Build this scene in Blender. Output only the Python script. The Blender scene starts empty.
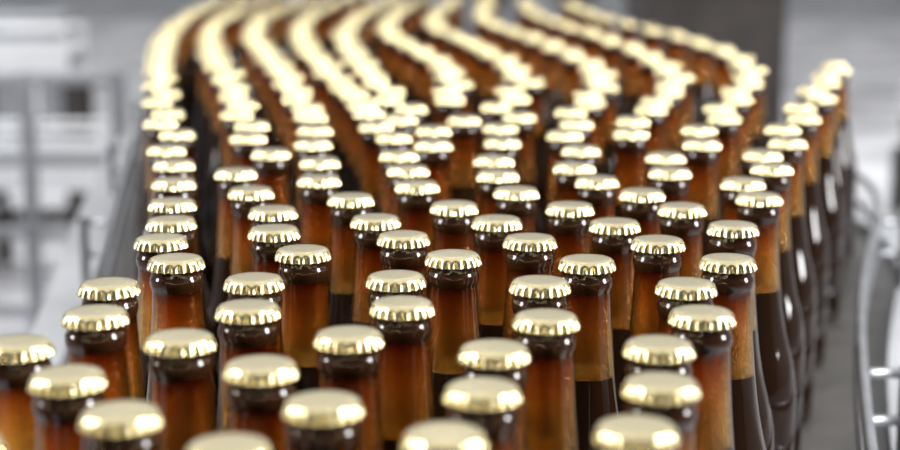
import bpy, math, random
import numpy as np
from mathutils import Vector
random.seed(4); np.random.seed(4)
F=1600.0; TH=math.atan(295/F); S,C=math.sin(TH),math.cos(TH)
BELT=0.95; BH=0.230; CAPZ=BELT+BH-0.002; H=0.167; CAMZ=CAPZ+H
def onplane(px,py,drop=H):
    v=(py-225)/F; u=(px-450)/F
    z=drop/(S+v*C)
    return (u*z, z*(C-v*S))
scene=bpy.context.scene
scene.view_settings.view_transform='Standard'

# ------------------------------------------------ materials
def mat(name):
    m=bpy.data.materials.new(name); m.use_nodes=True
    return m,m.node_tree.nodes,m.node_tree.links
def simple(name,col,rough=0.5,metal=0.0,noise=0.0,scale=8,emit=0):
    m,n,l=mat(name); b=n['Principled BSDF']
    b.inputs['Base Color'].default_value=(*col,1); b.inputs['Roughness'].default_value=rough
    b.inputs['Metallic'].default_value=metal
    if noise:
        t=n.new('ShaderNodeTexNoise'); t.inputs['Scale'].default_value=scale; t.inputs['Detail'].default_value=4
        r=n.new('ShaderNodeValToRGB')
        r.color_ramp.elements[0].position=.35; r.color_ramp.elements[1].position=.65
        r.color_ramp.elements[0].color=(*[c*(1-noise) for c in col],1)
        r.color_ramp.elements[1].color=(*[min(1,c*(1+noise)) for c in col],1)
        tc=n.new('ShaderNodeTexCoord'); l.new(tc.outputs['Object'],t.inputs['Vector'])
        l.new(t.outputs['Fac'],r.inputs['Fac']); l.new(r.outputs['Color'],b.inputs['Base Color'])
    if emit:
        b.inputs['Emission Color'].default_value=(1,1,1,1); b.inputs['Emission Strength'].default_value=emit
    return m
gold,n,l=mat('gold_crown_cap'); b=n['Principled BSDF']
b.inputs['Base Color'].default_value=(0.77,0.66,0.38,1); b.inputs['Metallic'].default_value=1.0; b.inputs['Roughness'].default_value=0.23
t=n.new('ShaderNodeTexNoise'); t.inputs['Scale'].default_value=260; t.inputs['Detail'].default_value=3
bp=n.new('ShaderNodeBump'); bp.inputs['Strength'].default_value=0.15; bp.inputs['Distance'].default_value=0.0004
tc=n.new('ShaderNodeTexCoord'); l.new(tc.outputs['Object'],t.inputs['Vector']); l.new(t.outputs['Fac'],bp.inputs['Height']); l.new(bp.outputs['Normal'],b.inputs['Normal'])
# amber glass of the (empty) neck: refractive wall, beaded with fine condensation
amber,n,l=mat('amber_bottle_glass'); out=n['Material Output']; n.remove(n['Principled BSDF'])
tc=n.new('ShaderNodeTexCoord')
vo=n.new('ShaderNodeTexVoronoi'); vo.inputs['Scale'].default_value=750
l.new(tc.outputs['Object'],vo.inputs['Vector'])
mr=n.new('ShaderNodeMapRange'); mr.inputs['From Min'].default_value=0.0; mr.inputs['From Max'].default_value=0.45; mr.inputs['To Min'].default_value=1; mr.inputs['To Max'].default_value=0
l.new(vo.outputs['Distance'],mr.inputs['Value'])
bp=n.new('ShaderNodeBump'); bp.inputs['Strength'].default_value=0.4; bp.inputs['Distance'].default_value=0.0004
l.new(mr.outputs['Result'],bp.inputs['Height'])
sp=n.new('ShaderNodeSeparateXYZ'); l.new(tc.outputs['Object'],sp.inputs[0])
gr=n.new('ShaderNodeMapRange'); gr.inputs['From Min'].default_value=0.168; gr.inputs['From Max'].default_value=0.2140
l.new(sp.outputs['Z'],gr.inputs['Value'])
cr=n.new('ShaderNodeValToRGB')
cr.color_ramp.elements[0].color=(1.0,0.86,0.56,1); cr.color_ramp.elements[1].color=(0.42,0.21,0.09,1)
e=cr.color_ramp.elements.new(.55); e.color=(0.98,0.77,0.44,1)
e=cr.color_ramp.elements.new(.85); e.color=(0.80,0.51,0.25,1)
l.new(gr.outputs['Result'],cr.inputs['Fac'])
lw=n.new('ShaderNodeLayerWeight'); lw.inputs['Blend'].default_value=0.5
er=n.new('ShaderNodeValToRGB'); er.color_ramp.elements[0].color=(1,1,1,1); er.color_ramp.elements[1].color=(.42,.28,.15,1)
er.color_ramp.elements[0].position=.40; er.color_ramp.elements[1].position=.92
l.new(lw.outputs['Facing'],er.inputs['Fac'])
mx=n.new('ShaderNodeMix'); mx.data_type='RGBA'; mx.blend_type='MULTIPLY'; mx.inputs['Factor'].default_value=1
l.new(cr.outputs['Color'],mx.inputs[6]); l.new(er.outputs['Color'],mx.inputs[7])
g=n.new('ShaderNodeBsdfGlass'); g.inputs['Roughness'].default_value=0.0; g.inputs['IOR'].default_value=1.5
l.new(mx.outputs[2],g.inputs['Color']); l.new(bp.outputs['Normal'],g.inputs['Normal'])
tl=n.new('ShaderNodeBsdfTranslucent'); tl.inputs['Color'].default_value=(0.85,0.40,0.09,1)
m3=n.new('ShaderNodeMixShader'); m3.inputs[0].default_value=0.05
l.new(g.outputs[0],m3.inputs[1]); l.new(tl.outputs[0],m3.inputs[2])
gg=n.new('ShaderNodeBsdfGlossy'); gg.inputs['Roughness'].default_value=0.05
fr=n.new('ShaderNodeFresnel'); fr.inputs['IOR'].default_value=1.5
m4=n.new('ShaderNodeMixShader'); l.new(fr.outputs[0],m4.inputs[0]); l.new(m3.outputs[0],m4.inputs[1]); l.new(gg.outputs[0],m4.inputs[2])
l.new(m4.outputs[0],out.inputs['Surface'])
dark=simple('beer_filled_glass',(0.012,0.005,0.002),0.05)
dark.node_tree.nodes['Principled BSDF'].inputs['IOR'].default_value=1.5
finish=simple('bottle_finish_dark_glass',(0.022,0.008,0.003),0.06)
steel=simple('brushed_steel',(0.34,0.35,0.37),0.42,0.9,0.12,30)
palesteel=simple('painted_grey_steel',(0.40,0.41,0.43),0.45,0.1,0.15,3)
darksteel=simple('dark_machine_grey',(0.07,0.06,0.055),0.5,0.3,0.2,6)
midgrey=simple('mid_machine_grey',(0.32,0.33,0.35),0.5,0.1,0.15,5)
white=simple('white_enamel_panel',(0.88,0.89,0.91),0.4,0,0.05,3)
beltm=simple('conveyor_chain_dark_acetal',(0.06,0.055,0.05),0.4,0,0.25,20)
floorm=simple('concrete_floor',(0.47,0.47,0.49),0.45,0,0.45,1.8)
wallm=simple('factory_wall_paint',(0.42,0.43,0.45),0.8,0,0.05,1)
wallf=simple('added_wall_dark',(0.08,0.08,0.08),0.8,0,0.1,1)  # dark tone chosen so the cap skirts reflect less light
lampm=simple('added_glint_lamp_glow',(1,1,1),0.5,emit=4)  # glow of the added overhead fixtures

# ------------------------------------------------ mesh helpers
def mesh(name,v,f,mats,mi=None,smooth=True,parent=None,loc=(0,0,0)):
    me=bpy.data.meshes.new(name); me.from_pydata(v,[],f)
    for m in mats: me.materials.append(m)
    for i,p in enumerate(me.polygons):
        p.use_smooth=smooth
        if mi: p.material_index=mi[i]
    me.update()
    o=bpy.data.objects.new(name,me); scene.collection.objects.link(o); o.location=loc
    if parent: o.parent=parent
    return o
def empty(name,loc=(0,0,0)):
    e=bpy.data.objects.new(name,None); scene.collection.objects.link(e); e.location=loc; e.empty_display_size=.1
    return e
class B:
    def __init__(s): s.v=[]; s.f=[]; s.m=[]
    def box(s,c,d,m=0,rot=0):
        k=len(s.v); cs,sn=math.cos(rot),math.sin(rot)
        for sz in(-.5,.5):
            for sx,sy in((-.5,-.5),(.5,-.5),(.5,.5),(-.5,.5)):
                x,y=sx*d[0],sy*d[1]
                s.v.append((c[0]+x*cs-y*sn,c[1]+x*sn+y*cs,c[2]+sz*d[2]))
        for q in((0,3,2,1),(4,5,6,7),(0,1,5,4),(1,2,6,5),(2,3,7,6),(3,0,4,7)):
            s.f.append(tuple(k+i for i in q)); s.m.append(m)
    def tube(s,pts,r,m=0,seg=12):
        pts=[Vector(p) for p in pts]; k=len(s.v)
        for i,p in enumerate(pts):
            t=(pts[min(i+1,len(pts)-1)]-pts[max(i-1,0)]).normalized()
            a=t.cross(Vector((0,0,1)))
            if a.length<.1: a=t.cross(Vector((1,0,0)))
            a.normalize(); b_=t.cross(a)
            for j in range(seg):
                w=2*math.pi*j/seg
                s.v.append(tuple(p+a*r*math.cos(w)+b_*r*math.sin(w)))
        for i in range(len(pts)-1):
            for j in range(seg):
                s.f.append((k+i*seg+j,k+i*seg+(j+1)%seg,k+(i+1)*seg+(j+1)%seg,k+(i+1)*seg+j)); s.m.append(m)
        s.f.append(tuple(k+j for j in range(seg))); s.m.append(m)
        s.f.append(tuple(k+(len(pts)-1)*seg+j for j in reversed(range(seg)))); s.m.append(m)
    def make(s,name,mats,smooth=False,parent=None): return mesh(name,s.v,s.f,mats,s.m,smooth,parent)

# ------------------------------------------------ bottle mesh (glass + crimped crown cap)
def bottle_mesh():
    v=[];f=[];mi=[]
    T=BH
    prof=[(0,0.006),(0.012,0.004),(0.022,0.0015),(0.0257,0.0),(0.0276,0.002),(0.0282,0.006),(0.0282,0.03),(0.0282,0.06),(0.0282,0.092),
      (0.0279,T-.129),(0.0270,T-.119),(0.0251,T-.109),(0.0226,T-.100),(0.0203,T-.091),(0.0184,T-.081),(0.0169,T-.071),(0.0157,T-.0605),
      (0.0149,T-.052),(0.0142,T-.044),(0.0136,T-.036),(0.0131,T-.028),(0.0127,T-.020),(0.0126,T-.0165),
      (0.0131,T-.0153),(0.0136,T-.0132),(0.0135,T-.0108),(0.0130,T-.0095),(0.0126,T-.0085),(0.0128,T-.0055),(0.0122,T-.003)]
    seg=40; fill=T-.0610
    def band(pr,fn,flip=False):
        k=len(v)
        for r,z in pr:
            for j in range(seg):
                a=2*math.pi*j/seg; v.append((r*math.cos(a),r*math.sin(a),z))
        for i in range(len(pr)-1):
            m=fn((pr[i][1]+pr[i+1][1])/2)
            for j in range(seg):
                q=(k+i*seg+j,k+i*seg+(j+1)%seg,k+(i+1)*seg+(j+1)%seg,k+(i+1)*seg+j)
                f.append(q[::-1] if flip else q); mi.append(m)
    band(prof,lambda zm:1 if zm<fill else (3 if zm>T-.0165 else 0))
    band([(0.0128,T-.0600),(0.0121,T-.052),(0.0115,T-.044),(0.0109,T-.036),(0.0104,T-.028),(0.0101,T-.016)],lambda z:0,True)
    k=len(v)
    for j in range(seg):
        a=2*math.pi*j/seg; v.append((.0156*math.cos(a),.0156*math.sin(a),T-.0604))
    f.append(tuple(k+j for j in range(seg))); mi.append(1)
    fl=21; sg=fl*8; k=len(v)
    cp=[(0.0146,T-.0058,1.0),(0.01455,T-.0054,1.0),(0.0143,T-.0045,.95),(0.0141,T-.0036,.85),(0.0139,T-.0027,.65),(0.0137,T-.0019,.4),(0.0135,T-.0013,.15),(0.0131,T-.0007,0.02),(0.0125,T-.0003,0),(0.0119,T-.0001,0),(0.0114,T-.00002,0),(0.0085,T,0),(0.004,T+.00003,0)]
    for r,z,am in cp:
        for j in range(sg):
            a=2*math.pi*j/sg
            w=math.cos(fl*a)
            w=1-2*((1-w)/2)**1.3
            rr=r+.00062*am*w-.0001*am
            v.append((rr*math.cos(a),rr*math.sin(a),z))
    for i in range(len(cp)-1):
        for j in range(sg):
            f.append((k+i*sg+j,k+i*sg+(j+1)%sg,k+(i+1)*sg+(j+1)%sg,k+(i+1)*sg+j)); mi.append(2)
    f.append(tuple(k+(len(cp)-1)*sg+j for j in range(sg))); mi.append(2)
    k2=len(v)
    for j in range(sg):
        a=2*math.pi*j/sg; v.append((.0126*math.cos(a),.0126*math.sin(a),T-.0052))
    for j in range(sg):
        f.append((k+j,k2+j,k2+(j+1)%sg,k+(j+1)%sg)); mi.append(2)
    me=bpy.data.meshes.new('beer_bottle'); me.from_pydata(v,[],f)
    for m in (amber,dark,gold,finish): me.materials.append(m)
    for i,p in enumerate(me.polygons): p.use_smooth=True; p.material_index=mi[i]
    me.update(); return me
bm=bottle_mesh()

near=[(22,346),(66,380),(117,415),(92,317),(109,287),(180,341),(265,367),(240,445),(313,411),(248,310),(254,282),(345,339),(446,438),(482,392),(494,353),(402,306),(396,280),(546,320),(540,285),(637,432),(661,386),(659,348),(702,316),(686,287),
(176,262),(161,241),(171,223),(172,204),(174,183),(303,253),(274,232),(273,212),(251,192),(236,173),(319,180),(320,162),(453,258),(403,238),(376,221),(351,199),
(530,241),(497,222),(454,207),(417,186),(408,170),(399,155),(587,263),(658,243),(615,225),(570,208),(516,192),(498,175),(494,160),
(728,262),(733,228),(682,209),(642,194),(597,181),(574,167),(759,198),(743,183),(670,172),(772,168)]
hidden=[(60,500),(170,500),(350,500),(545,485),(720,480),(-40,400),(-20,440),(430,530),(260,530),(640,520)]
lanes=[[(171,165),(168,130),(164,95),(160,60),(165,35),(190,12),(225,0),(245,-8)],
[(262,155),(248,120),(230,80),(208,45),(212,22),(250,4),(280,-6)],
[(322,146),(326,130),(300,95),(272,60),(252,35),(260,15),(300,3),(325,-6)],
[(395,140),(355,100),(325,65),(298,38),(303,18),(335,2),(365,-6)],
[(440,145),(400,108),(378,80),(348,50),(342,28),(370,8),(400,-5)],
[(492,145),(450,120),(446,98),(458,76),(422,50),(380,28),(400,8),(430,-5)],
[(540,142),(497,122),(509,98),(531,76),(485,47),(427,24),(445,6),(460,-5)],
[(577,152),(562,126),(591,98),(609,74),(550,41),(480,20),(485,5),(490,-5)],
[(622,148),(628,130),(661,97),(684,72),(614,38),(530,14),(525,-2)],
[(672,158),(705,135),(735,98),(760,66),(696,38),(595,16),(565,0)],
[(772,156),(790,130),(815,95),(838,62)]]
P=[];W=[]
for q in near: P.append(onplane(*q)); W.append(.08)
for q in hidden: P.append(onplane(*q)); W.append(1)
D=0.0568; SP=0.088
for li,L in enumerate(lanes):
    g=[Vector(onplane(*q)) for q in L]
    for _ in range(2):
        g2=[g[0]]
        for a,b_ in zip(g,g[1:]): g2+= [a.lerp(b_,.25),a.lerp(b_,.75)]
        g=g2+[g[-1]]
    d=[0]
    for a,b_ in zip(g,g[1:]): d.append(d[-1]+(b_-a).length)
    s=random.uniform(0,.02)
    while s<d[-1]:
        i=max(j for j in range(len(d)-1) if d[j]<=s)
        t=(s-d[i])/(d[i+1]-d[i]+1e-9); p=g[i].lerp(g[i+1],t)
        jt=.009 if len(P)%2 else -.009
        P.append((p.x+jt*random.uniform(.2,1),p.y+random.uniform(-.003,.003))); W.append(1); s+=SP*random.uniform(.88,1.1)
P=np.array(P);W=np.array(W)
keep=[]
for i in range(len(P)):
    if all((P[i][0]-P[j][0])**2+(P[i][1]-P[j][1])**2>(.040)**2 for j in keep): keep.append(i)
P=P[keep];W=W[keep];P0=P.copy()
for it in range(400):
    d=P[:,None]-P[None]; r=np.sqrt((d**2).sum(-1))+1e-9; np.fill_diagonal(r,9)
    ov=np.clip(D-r,0,None)
    ws=W[:,None]/(W[:,None]+W[None])
    P=P+0.9*(d/r[...,None]*(ov*ws)[...,None]).sum(1)
    if it<300: P+= (P0-P)*0.01
crowd=empty('beer_bottles',(0,1,BELT))
for i,p in enumerate(P):
    o=bpy.data.objects.new('bottle_%03d'%i,bm); scene.collection.objects.link(o); o.parent=crowd
    o.location=(p[0],p[1]-1,0.0005); o.rotation_euler=(0,0,random.uniform(0,6.28))

# ------------------------------------------------ conveyor
def edge(side):
    "smooth guide line just outside the outermost bottles"
    ys=np.arange(.2,4.8,.1); x=[]
    for y in ys:
        sel=P[np.abs(P[:,1]-y)<.16]
        if len(sel)==0: sel=P[np.argsort(np.abs(P[:,1]-y))[:6]]
        x.append(side*(side*sel[:,0]).max())
    x=np.array(x)
    for _ in range(60):
        s_=x.copy(); s_[1:-1]=(x[:-2]+2*x[1:-1]+x[2:])/4; x=s_
    for _ in range(60):
        xi=np.interp(P[:,1],ys,x); viol=side*(P[:,0]-xi)
        k=int(np.argmax(viol))
        if viol[k]<=1e-4: break
        x=x+side*viol[k]*np.exp(-((ys-P[k,1])/.45)**2)
    x=x+side*.034
    return [(float(a),float(b_)) for a,b_ in zip(x,ys)]
EL,ER=edge(-1),edge(1)
conv=empty('bottle_conveyor',(0,0,0))
b=B()
for i in range(len(EL)-1):
    z0=BELT; q=len(b.v)
    b.v+= [(EL[i][0]-.03,EL[i][1],z0),(ER[i][0]+.03,ER[i][1],z0),(ER[i+1][0]+.03,ER[i+1][1],z0),(EL[i+1][0]-.03,EL[i+1][1],z0)]
    b.v+= [(x,y,z-.035) for x,y,z in b.v[q:q+4]]
    for fc in((0,1,2,3),(7,6,5,4),(0,3,7,4),(1,5,6,2),(0,4,5,1),(3,2,6,7)): b.f.append(tuple(q+t for t in fc)); b.m.append(0)
b.make('chain_belt',[beltm],False,conv)
b=B()
for E,sg in((EL,-1),(ER,1)):
    for z,r in((.05,.004),(.085,.004)):
        b.tube([(x+sg*r,y,BELT+z) for x,y in E],r)
    for i in range(3,len(E)-1,6):
        x,y=E[i]
        b.tube([(x+sg*.035,y,BELT-.03),(x+sg*.035,y,BELT+.09)],.005)
        b.tube([(x+sg*.008,y,BELT+.085),(x+sg*.038,y,BELT+.085)],.004)
        b.tube([(x+sg*.008,y,BELT+.05),(x+sg*.038,y,BELT+.05)],.004)
b.make('guide_rails',[steel],True,conv)
b=B()
for E,sg in((EL,-1),(ER,1)):
    for i in range(len(E)-1):
        q=len(b.v)
        for (x,y) in (E[i],E[i+1]):
            for dx,z in((.03,BELT+.012),(.075,BELT+.012),(.075,BELT-.16),(.03,BELT-.16)): b.v.append((x+sg*dx,y,z))
        for t in range(4): b.f.append((q+t,q+(t+1)%4,q+4+(t+1)%4,q+4+t)); b.m.append(0)
    for i in range(4,len(E),10):
        x,y=E[i]; b.box((x+sg*.052,y,(BELT-.16)/2),(.05,.05,BELT-.16),0)
b.make('side_frame',[palesteel],False,conv)

# ------------------------------------------------ hall shell
def plane_box(name,c,d,m):
    b=B(); b.box(c,d); return b.make(name,[m])
plane_box('floor',(0,10,-.05),(24,32,.1),floorm)
plane_box('wall_back',(0,26,3),(24,.2,6),wallm)
plane_box('wall_left',(-12,10,3),(.2,32,6),wallm)
plane_box('wall_right',(12,10,3),(.2,32,6),wallm)
plane_box('added_dark_wall',(0,-6,3),(24,.2,6),wallf)  # unseen wall added behind the camera to darken the cap skirts

# ------------------------------------------------ background machinery
def fence(name,x0,y0,x1,y1,zs,n,r=.014,m=steel):
    b=B()
    for z in zs: b.tube([(x0,y0,z),(x1,y1,z)],r)
    for i in range(n+1):
        t=i/n; x=x0+(x1-x0)*t; y=y0+(y1-y0)*t
        b.tube([(x,y,0),(x,y,max(zs)+.02)],r*1.15); b.box((x,y,.006),(.1,.1,.012))
    return b.make(name,[m],False)
fence('safety_railing',-3.4,5.1,-1.06,5.1,(.12,.38,.62,.88),8,.022,midgrey)
fence('safety_railing',1.5,5.1,3.6,5.1,(.12,.35,.62,.88),6,.022,midgrey)
def cabinet(name,c,d,m,dm=darksteel):
    b=B(); x,y,z=c[0],c[1],0
    b.box((x,y,d[2]/2+.08),(d[0],d[1],d[2]),0)
    for sx in(-1,1):
        for sy in(-1,1): b.box((x+sx*(d[0]/2-.06),y+sy*(d[1]/2-.06),.04),(.08,.08,.08),1)
    nn=max(1,int(d[0]/.6))
    for i in range(nn):
        w=d[0]/nn; cx=x-d[0]/2+w*(i+.5)
        b.box((cx,y-d[1]/2-.01,d[2]/2+.08),(w-.05,.02,d[2]-.12),0)
        b.box((cx+w/2-.09,y-d[1]/2-.035,d[2]*.55),(.02,.03,.18),1)
        b.box((cx,y-d[1]/2-.022,d[2]*.8),(w*.45,.02,.14),1)
    return b.make(name,[m,dm])
def side_conveyor(name,x0,x1,y,h,w=.3):
    b=B()
    b.box(((x0+x1)/2,y,h),(x1-x0,w,.05),1)
    for s in(-1,1):
        b.box(((x0+x1)/2,y+s*(w/2+.015),h-.02),(x1-x0,.03,.16),0)
        b.tube([(x0,y+s*w/2,h+.13),(x1,y+s*w/2,h+.13)],.01)
    k=int((x1-x0)/.5)+1
    for i in range(k+1):
        x=x0+(x1-x0)*i/k
        for s in(-1,1): b.box((x,y+s*w/2,(h-.1)/2),(.06,.05,h-.1),2); b.tube([(x,y+s*(w/2+.02),h),(x,y+s*(w/2+.02),h+.14)],.008)
        b.box((x,y,.25),(.04,w,.04),0)
    b.box(((x0+x1)/2,y,.22),(x1-x0,.05,.05),2)
    return b.make(name,[white,midgrey,darksteel])
side_conveyor('steel_conveyor',-5.2,-1.35,6.3,.45)
side_conveyor('steel_conveyor',-5.8,-1.7,7.3,.78)
side_conveyor('steel_conveyor',1.75,5.6,6.0,.62)
cabinet('control_cabinet',(-4.3,10),(1.5,.6,1.0),white,midgrey)
cabinet('control_cabinet',(-2.6,9.0),(.9,.6,.8),midgrey,white)
cabinet('filler_machine_base',(1.03,6.6),(.55,.7,1.05),darksteel)
cabinet('control_cabinet',(3.3,8.2),(1.2,.6,.85),midgrey)
cabinet('control_cabinet',(-.3,12),(3.0,.8,1.1),midgrey)
cabinet('control_cabinet',(4.6,10.5),(1.6,.8,1.1),white)
def crate_stack(name,x,y,nx,nz):
    b=B()
    for i in range(nx):
        for k in range(nz):
            cx=x+i*.44; z=.02+k*.26
            b.box((cx,y,z+.01),(.4,.3,.02),0)
            for s in(-1,1):
                for zz in(.04,.13,.23): b.box((cx,y+s*.145,z+zz),(.4,.01,.035),0); b.box((cx+s*.195,y,z+zz),(.01,.3,.035),0)
                for t in(-.19,-.065,.065,.19): b.box((cx+t,y+s*.145,z+.12),(.03,.014,.24),0)
                for t in(-.14,.14): b.box((cx+s*.195,y+t,z+.12),(.014,.03,.24),0)
    return b.make(name,[white])
crate_stack('bottle_crate_stack',-2.5,5.75,2,2)
crate_stack('bottle_crate_stack',2.3,5.45,2,2)

# ------------------------------------------------ lights
for i,(x,y) in enumerate([(-3,4),(0,4),(3,4),(-3,9),(0,9),(3,9),(-3,15),(0,15),(3,15)]):  # unseen fixtures added to give streak reflections on bottles and caps
    b=B(); b.box((x,y,4.9),(.35,2.4,.08),0); b.tube([(x-.08,y-1.1,4.84),(x-.08,y+1.1,4.84)],.02,1); b.tube([(x+.08,y-1.1,4.84),(x+.08,y+1.1,4.84)],.02,1)
    b.make('added_glint_lamp',[white,lampm])
def area(name,loc,tgt,size,e,sy=None,spread=180):
    l_=bpy.data.lights.new(name,'AREA'); l_.energy=e; l_.size=size; l_.spread=math.radians(spread)
    if sy: l_.shape='RECTANGLE'; l_.size_y=sy
    o=bpy.data.objects.new(name,l_); scene.collection.objects.link(o); o.location=loc
    o.rotation_euler=(Vector(tgt)-Vector(loc)).to_track_quat('-Z','Y').to_euler(); return o
area('added_streak_light_left',(-2.2,.6,2.3),(0,.6,1.1),.6,105,1.8)  # added side light for vertical streaks on the glass, no window there
area('added_streak_light_right',(2.2,.5,2.2),(0,.6,1.1),.6,155,1.8)  # its added counterpart on the right, also for glass streaks
area('hall_light_left',(-4.6,7.5,5.5),(-4.6,7.51,0),5,200,5,70)
area('hall_light_right',(4.6,7.5,5.5),(4.6,7.51,0),5,200,5,70)
w=bpy.data.worlds.new('World'); scene.world=w; w.use_nodes=True
n=w.node_tree.nodes; l=w.node_tree.links; bg=n['Background']
tc=n.new('ShaderNodeTexCoord'); sx=n.new('ShaderNodeSeparateXYZ'); r=n.new('ShaderNodeValToRGB')
l.new(tc.outputs['Generated'],sx.inputs[0]); l.new(sx.outputs['Z'],r.inputs['Fac'])
r.color_ramp.elements[0].color=(.40,.41,.43,1); r.color_ramp.elements[1].color=(1.0,1.0,1.0,1); r.color_ramp.elements[1].position=.6
e=r.color_ramp.elements.new(.17); e.color=(.48,.49,.51,1)
e=r.color_ramp.elements.new(.32); e.color=(.90,.91,.94,1)
l.new(r.outputs['Color'],bg.inputs['Color']); bg.inputs['Strength'].default_value=1.05

# ------------------------------------------------ camera
cd=bpy.data.cameras.new('camera'); cam=bpy.data.objects.new('camera',cd); scene.collection.objects.link(cam); scene.camera=cam
cam.location=(0,0,CAMZ); cam.rotation_euler=(math.pi/2-TH,0,0)
cd.sensor_width=36; cd.lens=F/900*36; cd.clip_start=.01
cd.dof.use_dof=True; cd.dof.focus_distance=.82; cd.dof.aperture_fstop=5.6
